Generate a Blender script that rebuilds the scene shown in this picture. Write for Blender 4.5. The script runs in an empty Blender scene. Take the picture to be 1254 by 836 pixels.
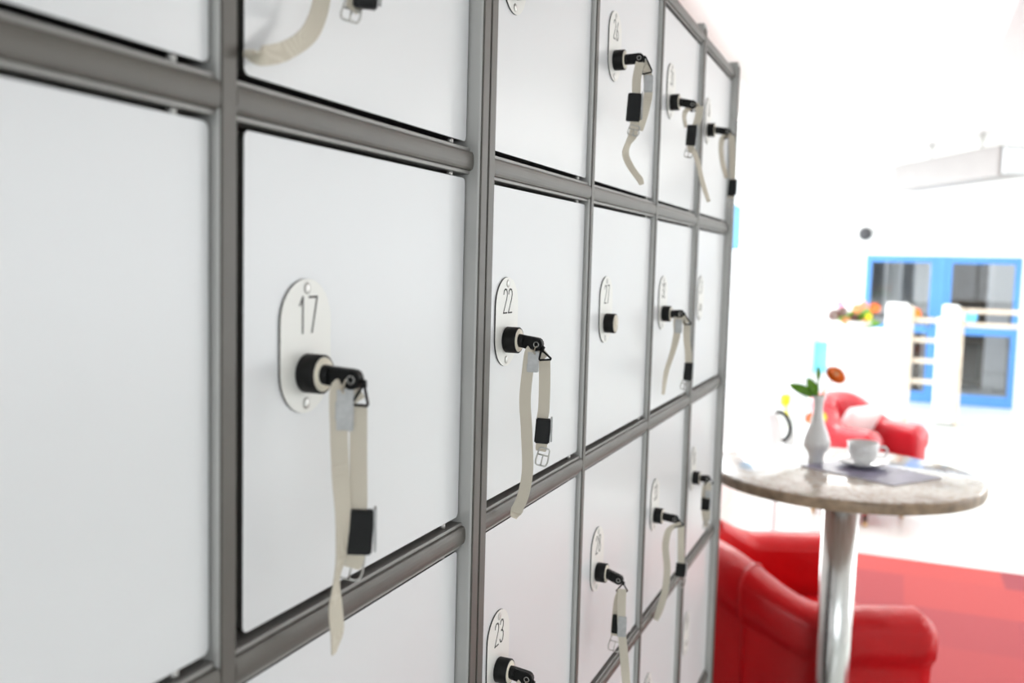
import bpy, bmesh, math, random
from mathutils import Vector, Matrix
random.seed(4)
S = bpy.context.scene
COL = S.collection
PI = math.pi

# ------------------------------------------------------------------ camera, world, exposure, daylight
cam_d = bpy.data.cameras.new('camera'); cam = bpy.data.objects.new('camera', cam_d); COL.objects.link(cam)
S.camera = cam
cam_d.sensor_width = 36; cam_d.lens = 1150/1254*36; cam_d.clip_start = .02; cam_d.clip_end = 200
yaw, pitch, roll = .388857, .0826427, .0264628
fw = Vector((-math.sin(yaw)*math.cos(pitch), math.cos(yaw)*math.cos(pitch), -math.sin(pitch)))
rt0 = Vector((math.cos(yaw), math.sin(yaw), 0)); up0 = rt0.cross(fw)
rt = rt0*math.cos(roll)+up0*math.sin(roll); up = up0*math.cos(roll)-rt0*math.sin(roll)
Rm = Matrix((rt, up, -fw)).transposed().to_4x4()
cam.matrix_world = Matrix.Translation((.3907, 0, 1.65)) @ Rm
cam_d.dof.use_dof = True; cam_d.dof.focus_distance = 1.0; cam_d.dof.aperture_fstop = 4.5

S.view_settings.view_transform = 'Standard'; S.view_settings.look = 'None'
S.view_settings.gamma = 1; S.view_settings.use_curve_mapping = False
S.view_settings.exposure = -1.15
try: S.cycles.use_denoising = True; S.cycles.max_bounces = 8; S.cycles.diffuse_bounces = 5; S.cycles.caustics_reflective = False; S.cycles.caustics_refractive = False
except Exception: pass

W = bpy.data.worlds.new('overcast_sky'); S.world = W; W.use_nodes = True
WN = W.node_tree.nodes; bg = WN['Background']; bg.inputs[0].default_value = (.93, .97, 1, 1); bg.inputs[1].default_value = 5.0

def area(name, loc, size, rot, power, color=(1, 1, 1)):
    l = bpy.data.lights.new(name, 'AREA'); l.shape = 'RECTANGLE'; l.size, l.size_y = size
    l.energy = power; l.color = color
    o = bpy.data.objects.new(name, l); COL.objects.link(o); o.location = loc; o.rotation_euler = rot
    return o
ROOM_X0, ROOM_X1, ROOM_Y0, ROOM_Y1, ROOM_H = -.65, 4.6, -2.6, 13.2, 2.9
# daylight outside the left window band (behind the lockers), the right window band and the back window
area('daylight_left', (ROOM_X0-.5, 8.3, 1.6), (2.5, 8.6), (0, -PI/2, 0), 600, (.97, .98, 1))
area('daylight_right', (ROOM_X1+.5, 8.0, 1.75), (1.9, 9.0), (0, PI/2, 0), 250, (.97, .97, 1))
area('daylight_back', (2.4, ROOM_Y0-.5, 1.7), (3.6, 1.9), (PI/2, 0, 0), 85, (.93, .96, 1))
area('lobby_fill', (.9, 16.2, 3.1), (3, 3), (0, 0, 0), 220, (.95, .97, 1))  # unseen lamp added to brighten the lobby behind the glass doors

# ------------------------------------------------------------------ materials
def mat(name, col, rough=.5, metal=0., noise=None, bump=None, coat=0., spec=.5, trans=0., ior=1.45, emit=None):
    m = bpy.data.materials.new(name); m.use_nodes = True; N = m.node_tree.nodes; L = m.node_tree.links
    b = N['Principled BSDF']; b.inputs['Base Color'].default_value = (*col, 1)
    b.inputs['Roughness'].default_value = rough; b.inputs['Metallic'].default_value = metal
    b.inputs['Coat Weight'].default_value = coat; b.inputs['Specular IOR Level'].default_value = spec
    b.inputs['Transmission Weight'].default_value = trans; b.inputs['IOR'].default_value = ior
    tc = N.new('ShaderNodeTexCoord')
    if noise:                      # (scale, amount)
        n = N.new('ShaderNodeTexNoise'); n.inputs['Scale'].default_value = noise[0]; n.inputs['Detail'].default_value = 5
        L.new(tc.outputs['Object'], n.inputs['Vector'])
        r = N.new('ShaderNodeValToRGB'); a = noise[1]
        r.color_ramp.elements[0].position = .3; r.color_ramp.elements[1].position = .7
        r.color_ramp.elements[0].color = (*[max(0, c*(1-a)) for c in col], 1)
        r.color_ramp.elements[1].color = (*[min(1, c*(1+a)) for c in col], 1)
        L.new(n.outputs['Fac'], r.inputs[0]); L.new(r.outputs[0], b.inputs['Base Color'])
    if bump:                       # (scale, strength, distance)
        n2 = N.new('ShaderNodeTexNoise'); n2.inputs['Scale'].default_value = bump[0]; n2.inputs['Detail'].default_value = 4
        L.new(tc.outputs['Object'], n2.inputs['Vector'])
        bp = N.new('ShaderNodeBump'); bp.inputs['Strength'].default_value = bump[1]; bp.inputs['Distance'].default_value = bump[2]
        L.new(n2.outputs['Fac'], bp.inputs['Height']); L.new(bp.outputs[0], b.inputs['Normal'])
    return m
M = {}
M['wall'] = mat('wall_paint', (.84, .84, .83), .8, noise=(3, .02), bump=(120, .1, .001))
M['ceil'] = mat('ceiling_paint', (.86, .83, .81), .85, noise=(2, .015))
M['door'] = mat('locker_white_laminate', (.72, .72, .735), .28, noise=(1.5, .012), bump=(260, .04, .0004), spec=.6)
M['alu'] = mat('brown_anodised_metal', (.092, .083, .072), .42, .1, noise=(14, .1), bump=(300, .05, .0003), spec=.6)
M['alu3'] = mat('grey_rail_lip', (.26, .25, .24), .4, .2, noise=(14, .05))
M['alu2'] = mat('lit_side_aluminium', (.46, .455, .44), .45, .3, noise=(14, .05), bump=(300, .05, .0003))  # post metal, lit-side brightness put into the colour
M['shell'] = mat('cabinet_inside_dark', (.03, .03, .03), .7, noise=(6, .1))
M['plate'] = mat('number_plate_white', (.80, .785, .75), .35, noise=(20, .02))
M['edge'] = mat('plate_dark_edge', (.035, .033, .03), .5, noise=(30, .1))
M['ink'] = mat('number_ink', (.05, .048, .045), .6, noise=(80, .1))
M['screw'] = mat('screw_grey', (.55, .54, .52), .35, .6, noise=(50, .05))
M['black'] = mat('black_plastic', (.004, .004, .004), .5, noise=(60, .3), bump=(250, .1, .0003), spec=.3)
M['cream'] = mat('lock_face_cream', (.78, .72, .60), .4, noise=(90, .12))
M['steel'] = mat('buckle_steel', (.48, .47, .45), .3, .9, noise=(40, .1))
M['clipgrey'] = mat('grey_sleeve', (.45, .45, .45), .5, .1, noise=(150, .12), bump=(400, .3, .0003))
M['chrome'] = mat('chrome', (.78, .78, .77), .22, 1., noise=(2, .02))
M['ceramic'] = mat('white_ceramic', (.80, .80, .80), .2, coat=.4, noise=(10, .015))
M['leather'] = mat('red_leather', (.60, .005, .009), .36, spec=.35, coat=.12, noise=(5, .12), bump=(14, .35, .02))
M['leather2'] = mat('red_leather_far', (.60, .03, .045), .3, coat=.5, noise=(5, .1), bump=(12, .3, .02))
M['blue'] = mat('blue_frame_paint', (.09, .27, .66), .4, noise=(4, .05))
M['whitep'] = mat('white_painted_wood', (.83, .83, .82), .45, noise=(4, .02))
M['beige'] = mat('beige_wood', (.66, .56, .46), .5, noise=(7, .15))
M['leaf'] = mat('leaf_green', (.12, .31, .012), .4, noise=(30, .25))
M['orange'] = mat('petal_orange', (.85, .17, .01), .5, noise=(40, .2))
M['yellow'] = mat('petal_yellow', (.95, .85, .03), .5, noise=(40, .1))
M['pink'] = mat('petal_pink', (.8, .28, .42), .5, noise=(40, .1))
M['maroon'] = mat('petal_maroon', (.12, .05, .04), .5, noise=(40, .2))
M['peach'] = mat('petal_peach', (.72, .30, .13), .5, noise=(40, .1))
M['woodlegs'] = mat('dark_wood_leg', (.05, .025, .012), .4, noise=(12, .3))
M['brass'] = mat('brass_tip', (.6, .4, .2), .3, .8, noise=(12, .1))
M['paper'] = mat('magazine_cover', (.24, .22, .31), .35, noise=(16, .3))
M['paperedge'] = mat('magazine_pages', (.7, .68, .7), .7, noise=(60, .05))
M['grey'] = mat('mid_grey', (.3, .31, .32), .6, noise=(5, .1))
M['lgrey'] = mat('light_grey', (.6, .62, .64), .6, noise=(5, .06))
M['brown'] = mat('brown_wood', (.07, .04, .022), .5, noise=(8, .25))
M['cyan'] = mat('poster_cyan', (.2, .68, .85), .6, noise=(5, .15))
M['rosep'] = mat('poster_pink', (.85, .45, .6), .6, noise=(5, .1))
M['skyblue'] = mat('sticker_blue', (.15, .55, .95), .5, noise=(5, .05))
M['lumin'] = mat('luminaire_housing', (.30, .283, .278), .5, noise=(4, .03))

def strap_mat():
    m = mat('cream_woven_strap', (.50, .46, .38), .75); N = m.node_tree.nodes; L = m.node_tree.links; b = N['Principled BSDF']
    tc = N.new('ShaderNodeTexCoord'); a = N.new('ShaderNodeTexWave'); a.bands_direction = 'Z'; a.inputs['Scale'].default_value = 420; a.inputs['Distortion'].default_value = 0
    c = N.new('ShaderNodeTexWave'); c.bands_direction = 'X'; c.inputs['Scale'].default_value = 420
    L.new(tc.outputs['Object'], a.inputs[0]); L.new(tc.outputs['Object'], c.inputs[0])
    mx = N.new('ShaderNodeMath'); mx.operation = 'MULTIPLY'; L.new(a.outputs['Fac'], mx.inputs[0]); L.new(c.outputs['Fac'], mx.inputs[1])
    r = N.new('ShaderNodeValToRGB'); r.color_ramp.elements[0].color = (.56, .50, .41, 1); r.color_ramp.elements[1].color = (.72, .67, .58, 1)
    L.new(mx.outputs[0], r.inputs[0]); L.new(r.outputs[0], b.inputs['Base Color'])
    bp = N.new('ShaderNodeBump'); bp.inputs['Strength'].default_value = .25; bp.inputs['Distance'].default_value = .0003
    L.new(mx.outputs[0], bp.inputs['Height']); L.new(bp.outputs[0], b.inputs['Normal'])
    return m
M['strap'] = strap_mat()

def glass_mat():
    m = bpy.data.materials.new('window_glass'); m.use_nodes = True; N = m.node_tree.nodes; L = m.node_tree.links
    N.remove(N['Principled BSDF']); t = N.new('ShaderNodeBsdfTransparent'); t.inputs[0].default_value = (.97, .98, .98, 1)
    g = N.new('ShaderNodeBsdfGlossy'); g.inputs['Roughness'].default_value = .02
    fr = N.new('ShaderNodeFresnel'); fr.inputs[0].default_value = 1.3
    mx = N.new('ShaderNodeMixShader'); mx.inputs[0].default_value = .05; L.new(t.outputs[0], mx.inputs[1]); L.new(g.outputs[0], mx.inputs[2])
    L.new(mx.outputs[0], N['Material Output'].inputs[0]); return m
M['glass'] = glass_mat()
M['glow'] = mat('added_light_diffuser', (.9, .9, .88), .5); M['glow'].node_tree.nodes['Principled BSDF'].inputs['Emission Color'].default_value = (1, .97, .93, 1); M['glow'].node_tree.nodes['Principled BSDF'].inputs['Emission Strength'].default_value = 8

def marble_mat():
    m = mat('brown_white_marble', (.5, .4, .33), .12, coat=.5); N = m.node_tree.nodes; L = m.node_tree.links; b = N['Principled BSDF']
    tc = N.new('ShaderNodeTexCoord'); n = N.new('ShaderNodeTexNoise'); n.inputs['Scale'].default_value = 26; n.inputs['Detail'].default_value = 8; n.inputs['Distortion'].default_value = 1.6
    L.new(tc.outputs['Object'], n.inputs['Vector']); r = N.new('ShaderNodeValToRGB')
    r.color_ramp.elements[0].position = .35; r.color_ramp.elements[0].color = (.33, .24, .17, 1)
    r.color_ramp.elements[1].position = .62; r.color_ramp.elements[1].color = (.62, .57, .51, 1)
    e = r.color_ramp.elements.new(.5); e.color = (.50, .42, .35, 1)
    L.new(n.outputs['Fac'], r.inputs[0]); L.new(r.outputs[0], b.inputs['Base Color']); return m
M['marble'] = marble_mat()
M['edgeband'] = mat('brown_stone_edge', (.30, .21, .14), .35, noise=(30, .45))

def carpet_mat():
    m = mat('red_carpet_planks', (.6, .05, .06), .9); N = m.node_tree.nodes; L = m.node_tree.links; b = N['Principled BSDF']
    tc = N.new('ShaderNodeTexCoord'); br = N.new('ShaderNodeTexBrick')
    br.offset = .5; br.inputs['Scale'].default_value = 1.; br.inputs['Mortar Size'].default_value = .002
    br.inputs['Brick Width'].default_value = 1.0; br.inputs['Row Height'].default_value = .5
    br.inputs['Color1'].default_value = (.47, .075, .07, 1); br.inputs['Color2'].default_value = (.25, .05, .07, 1); br.inputs['Mortar'].default_value = (.38, .065, .07, 1)
    L.new(tc.outputs['Object'], br.inputs['Vector'])
    n = N.new('ShaderNodeTexNoise'); n.inputs['Scale'].default_value = 1.3; L.new(tc.outputs['Object'], n.inputs['Vector'])
    mx = N.new('ShaderNodeMix'); mx.data_type = 'RGBA'; mx.blend_type = 'MULTIPLY'; mx.inputs[0].default_value = .3
    L.new(br.outputs['Color'], mx.inputs[6]); L.new(n.outputs['Color'], mx.inputs[7]); L.new(br.outputs['Color'], b.inputs['Base Color'])
    nb = N.new('ShaderNodeTexNoise'); nb.inputs['Scale'].default_value = 300; L.new(tc.outputs['Object'], nb.inputs['Vector'])
    bp = N.new('ShaderNodeBump'); bp.inputs['Strength'].default_value = .4; bp.inputs['Distance'].default_value = .004
    L.new(nb.outputs['Fac'], bp.inputs['Height']); L.new(bp.outputs[0], b.inputs['Normal']); return m
M['carpet'] = carpet_mat()
M['vinyl'] = mat('pale_green_vinyl_floor', (.70, .735, .705), .3, noise=(1.2, .04), coat=.1)

# ------------------------------------------------------------------ mesh helpers
def box(bm, x0, x1, y0, y1, z0, z1, bev=0, mi=0, seg=2):
    t = bmesh.new()
    bmesh.ops.create_cube(t, size=1, matrix=Matrix.Translation(((x0+x1)/2, (y0+y1)/2, (z0+z1)/2)) @ Matrix.Diagonal((abs(x1-x0), abs(y1-y0), abs(z1-z0), 1)))
    if bev: bmesh.ops.bevel(t, geom=t.edges[:], offset=bev, segments=seg, affect='EDGES', profile=.5)
    merge(bm, t, mi)
def merge(bm, t, mi=0, mx=None):
    if mx is not None: bmesh.ops.transform(t, matrix=mx, verts=t.verts)
    vm = {v: bm.verts.new(v.co) for v in t.verts}
    for f in t.faces:
        try: g = bm.faces.new([vm[v] for v in f.verts]); g.material_index = mi; g.smooth = f.smooth
        except ValueError: pass
    t.free()
def lathe(bm, prof, loc=(0, 0, 0), n=40, mi=0, mx=None, cap=True):
    t = bmesh.new(); rings = []
    for r, z in prof:
        if r < 1e-6: rings.append([t.verts.new((0, 0, z))])
        else: rings.append([t.verts.new((r*math.cos(2*PI*i/n), r*math.sin(2*PI*i/n), z)) for i in range(n)])
    for a, b in zip(rings, rings[1:]):
        for i in range(n):
            j = (i+1) % n
            q = [a[i % len(a)], a[j % len(a)], b[j % len(b)], b[i % len(b)]]
            q = list(dict.fromkeys(q))
            if len(q) >= 3:
                f = t.faces.new(q); f.smooth = True
    if cap:
        if len(rings[0]) > 1: t.faces.new(rings[0][::-1])
        if len(rings[-1]) > 1: t.faces.new(rings[-1])
    bmesh.ops.recalc_face_normals(t, faces=t.faces)
    m_ = Matrix.Translation(loc)
    if mx is not None: m_ = m_ @ mx
    merge(bm, t, mi, m_)
def frame_along(d):
    d = d.normalized(); a = Vector((0, 0, 1)) if abs(d.z) < .9 else Vector((0, 1, 0))
    x = a.cross(d).normalized(); y = d.cross(x); return x, y
def tube(bm, pts, r, n=10, mi=0, closed=False, rs=None):
    pts = [Vector(p) for p in pts]; rings = []; t = bmesh.new(); k = len(pts); px = None
    for i, p in enumerate(pts):
        if closed: d = pts[(i+1) % k]-pts[i-1]
        else: d = pts[min(i+1, k-1)]-pts[max(i-1, 0)]
        d.normalize()
        if px is None: x, y = frame_along(d)
        else: x = (px-d*px.dot(d)).normalized(); y = d.cross(x)
        px = x; rr = rs[i] if rs else r
        rings.append([t.verts.new(p+x*rr*math.cos(2*PI*j/n)+y*rr*math.sin(2*PI*j/n)) for j in range(n)])
    for i in range(k if closed else k-1):
        a, b = rings[i], rings[(i+1) % k]
        for j in range(n):
            f = t.faces.new([a[j], a[(j+1) % n], b[(j+1) % n], b[j]]); f.smooth = True
    if not closed: t.faces.new(rings[0][::-1]); t.faces.new(rings[-1])
    bmesh.ops.recalc_face_normals(t, faces=t.faces)
    merge(bm, t, mi)
def catmull(P, n=6):
    P = [Vector(p) for p in P]; out = []
    for i in range(len(P)-1):
        a = P[max(i-1, 0)]; b = P[i]; c = P[i+1]; d = P[min(i+2, len(P)-1)]
        for k in range(n):
            t = k/n
            out.append(.5*((2*b)+(c-a)*t+(2*a-5*b+4*c-d)*t*t+(3*b-a-3*c+d)*t**3))
    out.append(P[-1]); return out
def prism(bm, poly, x0, x1, mi=0, sidemi=None):
    """poly is (y, z) outline, extruded between x0 (back) and x1 (front, +x)"""
    a = [bm.verts.new((x0, y, z)) for y, z in poly]; b = [bm.verts.new((x1, y, z)) for y, z in poly]; n = len(poly)
    f1 = bm.faces.new(b); f2 = bm.faces.new(a[::-1]); f1.material_index = mi; f2.material_index = mi
    for i in range(n):
        f = bm.faces.new([a[i], a[(i+1) % n], b[(i+1) % n], b[i]]); f.material_index = mi if sidemi is None else sidemi
def new(name, bm, mats, parent=None, smooth=False, loc=None):
    bmesh.ops.recalc_face_normals(bm, faces=bm.faces)
    me = bpy.data.meshes.new(name); bm.to_mesh(me); bm.free()
    if not isinstance(mats, (list, tuple)): mats = [mats]
    for m in mats: me.materials.append(m)
    if smooth:
        for p in me.polygons: p.use_smooth = True
    o = bpy.data.objects.new(name, me); COL.objects.link(o)
    if parent is not None: o.parent = parent
    if loc is not None: o.location = loc
    return o
def tag(o, label=None, cat=None, group=None, kind=None):
    for k, v in (('label', label), ('category', cat), ('group', group), ('kind', kind)):
        if v: o[k] = v
    return o
def thing(name, loc, label, cat, group=None, rz=0):
    o = bpy.data.objects.new(name, None); COL.objects.link(o); o.location = loc; o.rotation_euler = (0, 0, rz); o.empty_display_size = .05
    return tag(o, label, cat, group)
def rel(bm, t):      # shift a world-space bmesh into the space of its (unrotated) thing
    bmesh.ops.translate(bm, verts=bm.verts, vec=-Vector(t.location)); return bm
def BM(): return bmesh.new()
M['spot'] = mat('spotlight_dark', (.05, .05, .055), .5, noise=(20, .1))
M['beam'] = mat('beam_grey_paint', (.60, .575, .57), .7, noise=(2, .02))
# ------------------------------------------------------------------ room shell
def struct(name, bm, m, parent=None, **k):
    o = new(name, bm, m, parent, **k)
    if parent is None: o['kind'] = 'structure'
    return o
b = BM(); box(b, ROOM_X0-.2, ROOM_X1+.2, 5.82, ROOM_Y1+.2, -.2, 0); box(b, ROOM_X0-.2, ROOM_X1+.2, ROOM_Y0-.2, 2.7, -.2, 0); box(b, 1.7, ROOM_X1+.2, 2.7, 5.82, -.2, 0); struct('floor', b, M['vinyl'])
b = BM(); box(b, ROOM_X0-.2, 1.7, 2.7, 5.82, -.2, .002); struct('floor_carpet', b, M['carpet'])
b = BM(); box(b, ROOM_X0-.2, ROOM_X1+.2, ROOM_Y0-.2, ROOM_Y1+.2, ROOM_H, ROOM_H+.2); struct('ceiling', b, M['ceil'])
b = BM(); box(b, ROOM_X0-.2, .7, ROOM_Y0-.2, ROOM_Y0, 0, ROOM_H); box(b, 4.1, ROOM_X1+.2, ROOM_Y0-.2, ROOM_Y0, 0, ROOM_H)
box(b, .7, 4.1, ROOM_Y0-.2, ROOM_Y0, 0, .85); box(b, .7, 4.1, ROOM_Y0-.2, ROOM_Y0, 2.6, ROOM_H); struct('wall_back', b, M['wall'])
# side walls with window bands
def wall_with_band(name, x0, x1, spans, z0, z1):
    b = BM(); y = ROOM_Y0
    box(b, x0, x1, ROOM_Y0, ROOM_Y1, 0, z0); box(b, x0, x1, ROOM_Y0, ROOM_Y1, z1, ROOM_H)
    for a, c in spans:
        box(b, x0, x1, y, a, z0, z1); y = c
    box(b, x0, x1, y, ROOM_Y1, z0, z1)
    struct(name, b, M['wall'])
LS = [(3.6, 5.85), (6.3, 8.5), (8.65, 10.8), (10.95, 13.05)]
wall_with_band('wall_left', ROOM_X0-.04, ROOM_X0, LS, .35, 2.72)
RS = [(3.4, 5.6), (5.8, 8.0), (8.2, 10.4), (10.6, 12.8)]
wall_with_band('wall_right', ROOM_X1, ROOM_X1+.2, RS, .85, 2.6)
wn = 0
def window(x, y0, y1, z0, z1, mf, mull):
    global wn; wn += 1
    r = bpy.data.objects.new('window_%d' % wn, None); COL.objects.link(r); r.location = (x, (y0+y1)/2, z0); r['kind'] = 'structure'
    b = BM(); t = .05; d = .03
    box(b, x-d, x+d, y0, y0+t, z0, z1, .004); box(b, x-d, x+d, y1-t, y1, z0, z1, .004)
    box(b, x-d, x+d, y0+t, y1-t, z0, z0+t, .004); box(b, x-d, x+d, y0+t, y1-t, z1-t, z1, .004)
    for k in range(1, mull+1):
        yy = y0+(y1-y0)*k/(mull+1); box(b, x-d, x+d, yy-t/2, yy+t/2, z0+t, z1-t, .004)
    new('window_frame', rel(b, r), mf, r)
    b = BM(); box(b, x-.004, x+.004, y0+t, y1-t, z0+t, z1-t); new('pane', rel(b, r), M['glass'], r)
for i, (a, c) in enumerate(LS): window(ROOM_X0-.02, a, c, .35, 2.72, M['whitep'], 0)
for a, c in RS: window(ROOM_X1+.1, a, c, .85, 2.6, M['whitep'], 1)
r = bpy.data.objects.new('window_9', None); COL.objects.link(r); r.location = (2.4, ROOM_Y0-.1, .85); r['kind'] = 'structure'
b = BM()
for xx in (.7, 2.375, 4.05): box(b, xx, xx+.05, ROOM_Y0-.13, ROOM_Y0-.07, .85, 2.6, .004)
for zz in (.85, 2.55): box(b, .75, 4.05, ROOM_Y0-.13, ROOM_Y0-.07, zz, zz+.05)
new('window_frame', rel(b, r), M['whitep'], r)
b = BM(); box(b, .75, 4.05, ROOM_Y0-.104, ROOM_Y0-.096, .9, 2.55); new('pane', rel(b, r), M['glass'], r)
DX0, DX1, DZ = -.03, 1.79, 1.89
b = BM(); Y0, Y1 = ROOM_Y1, ROOM_Y1+.15
box(b, ROOM_X0, DX0, Y0, Y1, 0, ROOM_H); box(b, DX1, ROOM_X1, Y0, Y1, 0, ROOM_H); box(b, DX0, DX1, Y0, Y1, DZ, ROOM_H)
struct('wall_far', b, M['wall'])
# a pale bulkhead over the doors
b = BM(); box(b, DX0-.1, DX1+.5, ROOM_Y1-.12, ROOM_Y1, 2.2, 2.48, .01); struct('trim_1', b, M['whitep'])
b = BM(); box(b, ROOM_X0, ROOM_X0+.06, 6.0, 6.28, 1.78, 2.06, .004)  # plain blue block added for the pale blue strip here
tag(new('blue_wall_panel', b, M['skyblue']), 'small pale blue panel on the white wall just past the end of the lockers', 'sign')
# ceiling beam and ceiling ribs
b = BM(); box(b, .78, 1.05, ROOM_Y0, 6.9, ROOM_H-.1, ROOM_H, .01); struct('trim_2', b, M['beam'])
# skirting
b = BM(); box(b, DX1, ROOM_X1, Y0-.015, Y0, 0, .08, .003); struct('baseboard_far', b, M['whitep'])

# double blue door, one leaf each side of a wide blue mullion
def blue_door(n, x0, x1, stickercol, sticker, handle_x):
    r = bpy.data.objects.new('door_%d' % n, None); COL.objects.link(r); r.location = ((x0+x1)/2, Y0, 0); r['kind'] = 'structure'
    t = .075; b = BM()
    box(b, x0, x0+t, Y0-.01, Y0+.05, 0, DZ, .006); box(b, x1-t, x1, Y0-.01, Y0+.05, 0, DZ, .006)
    box(b, x0+t, x1-t, Y0-.01, Y0+.05, DZ-.09, DZ, .006); box(b, x0+t, x1-t, Y0-.01, Y0+.05, 0, .14, .006)
    box(b, x0+t, x1-t, Y0-.01, Y0+.05, .90, 1.0, .006)
    new('door_leaf_frame', rel(b, r), M['blue'], r)
    b = BM(); box(b, x0+t, x1-t, Y0+.015, Y0+.022, .14, .90); box(b, x0+t, x1-t, Y0+.015, Y0+.022, 1.0, DZ-.09); new('pane', rel(b, r), M['glass'], r)
    b = BM(); t_ = Matrix.Rotation(PI/2, 4, 'X'); lathe(b, [(.075, 0), (.075, .004)], n=32, mx=t_, loc=(sticker[0], Y0+.012, sticker[1])); new('round_marker', rel(b, r), stickercol, r)
    b = BM(); tube(b, [(handle_x, Y0-.01, .98), (handle_x, Y0-.06, .98), (handle_x, Y0-.06, 1.12), (handle_x, Y0-.01, 1.12)], .012); new('door_handle', rel(b, r), M['steel'], r)
blue_door(1, DX0, .83, M['orange'], (.60, 1.14), .76)
blue_door(2, .93, DX1, M['skyblue'], (1.25, 1.13), 1.0)
b = BM(); box(b, .83, .93, Y0-.02, Y0+.06, 0, DZ, .005); struct('trim_3', b, M['blue'])

# lobby behind the glass doors
b = BM(); box(b, -.25, 3.2, Y1, 18.2, -.2, 0); struct('floor_lobby', b, M['grey'])
b = BM(); box(b, -.25, 3.2, 18.2, 18.4, 0, 3.2); struct('wall_lobby', b, M['lgrey'])
b = BM(); box(b, -.35, -.25, Y1, 18.4, 0, 3.2); box(b, 3.2, 3.4, Y1, 18.4, 0, 3.2); struct('wall_lobby_side', b, M['lgrey'])
b = BM(); box(b, -.35, 3.4, Y1, 18.4, 3.2, 3.4); struct('ceiling_lobby', b, M['ceil'])
def cabinet(name, label, cat, x0, x1, y0, y1, z1, m, shelves=3):
    r = thing(name, ((x0+x1)/2, y0, 0), label, cat)
    b = BM(); box(b, x0, x0+.03, y0, y1, 0, z1, .004); box(b, x1-.03, x1, y0, y1, 0, z1, .004); box(b, x0, x1, y1-.02, y1, 0, z1); box(b, x0, x1, y0, y1, z1-.03, z1, .004)
    new('carcass', rel(b, r), m, r)
    for k in range(shelves):
        b = BM(); z = .06+k*(z1-.1)/shelves; box(b, x0+.03, x1-.03, y0+.01, y1-.02, z, z+.03, .003); new('shelf', rel(b, r), m, r)
    return r
cabinet('tall_cupboard', 'brown open cupboard seen through the right-hand blue glass door', 'cupboard', 1.05, 1.58, 15.2, 15.7, 1.93, M['brown'])
b = BM(); box(b, 1.62, 2.2, 15.0, 15.08, 1.15, 1.95, .02)
tag(new('white_notice_board', b, M['whitep']), 'pale board beside the brown cupboard behind the right-hand glass door', 'board')
b = BM(); box(b, 1.86, 1.96, 15.0, 15.08, 0, 1.15); box(b, 1.7, 2.12, 14.9, 15.2, 0, .04)
for o in [o for o in COL.objects if o.name.startswith('white_notice_board')]: new('stand', b, M['grey'], o)
DV = thing('curtain_screen', (.4, 14.4, 0), 'freestanding rail with pale and grey curtain strips behind the left blue glass door', 'screen')
for k, (x, m) in enumerate([(.02, 'grey'), (.22, 'whitep'), (.42, 'grey'), (.60, 'whitep')]):
    b = BM(); w_ = .17
    poly = [(x+w_*i/24, 14.4+.02*math.sin(i*1.4)) for i in range(25)]
    for (xa, ya), (xb, yb) in zip(poly, poly[1:]):
        b.faces.new([b.verts.new(c) for c in ((xa, ya, 1.16), (xb, yb, 1.16), (xb, yb, 2.05), (xa, ya, 2.05))])
    o = new('curtain', rel(b, DV), M[m], DV); mod = o.modifiers.new('s', 'SOLIDIFY'); mod.thickness = .006
b = BM(); tube(b, [(-.1, 14.4, 2.06), (.9, 14.4, 2.06)], .012); tube(b, [(-.1, 14.4, 2.06), (-.1, 14.4, 0)], .014); tube(b, [(.9, 14.4, 2.06), (.9, 14.4, 0)], .014)
new('curtain_rail', rel(b, DV), M['grey'], DV)
b = BM(); box(b, .0, .85, 14.6, 15.1, 1.02, 1.06, .004)
for x in (.03, .79):
    for y in (14.63, 15.04): box(b, x, x+.03, y, y+.03, 0, 1.02)
tag(new('lobby_table', b, M['shell']), 'dark high table behind the left-hand blue glass door', 'table')
b = BM(); box(b, .62, .72, 14.1, 14.3, 0, .84, .01); 
tag(new('bin', b, M['brown']), 'narrow brown bin low behind the left-hand blue glass door', 'bin')

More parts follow.
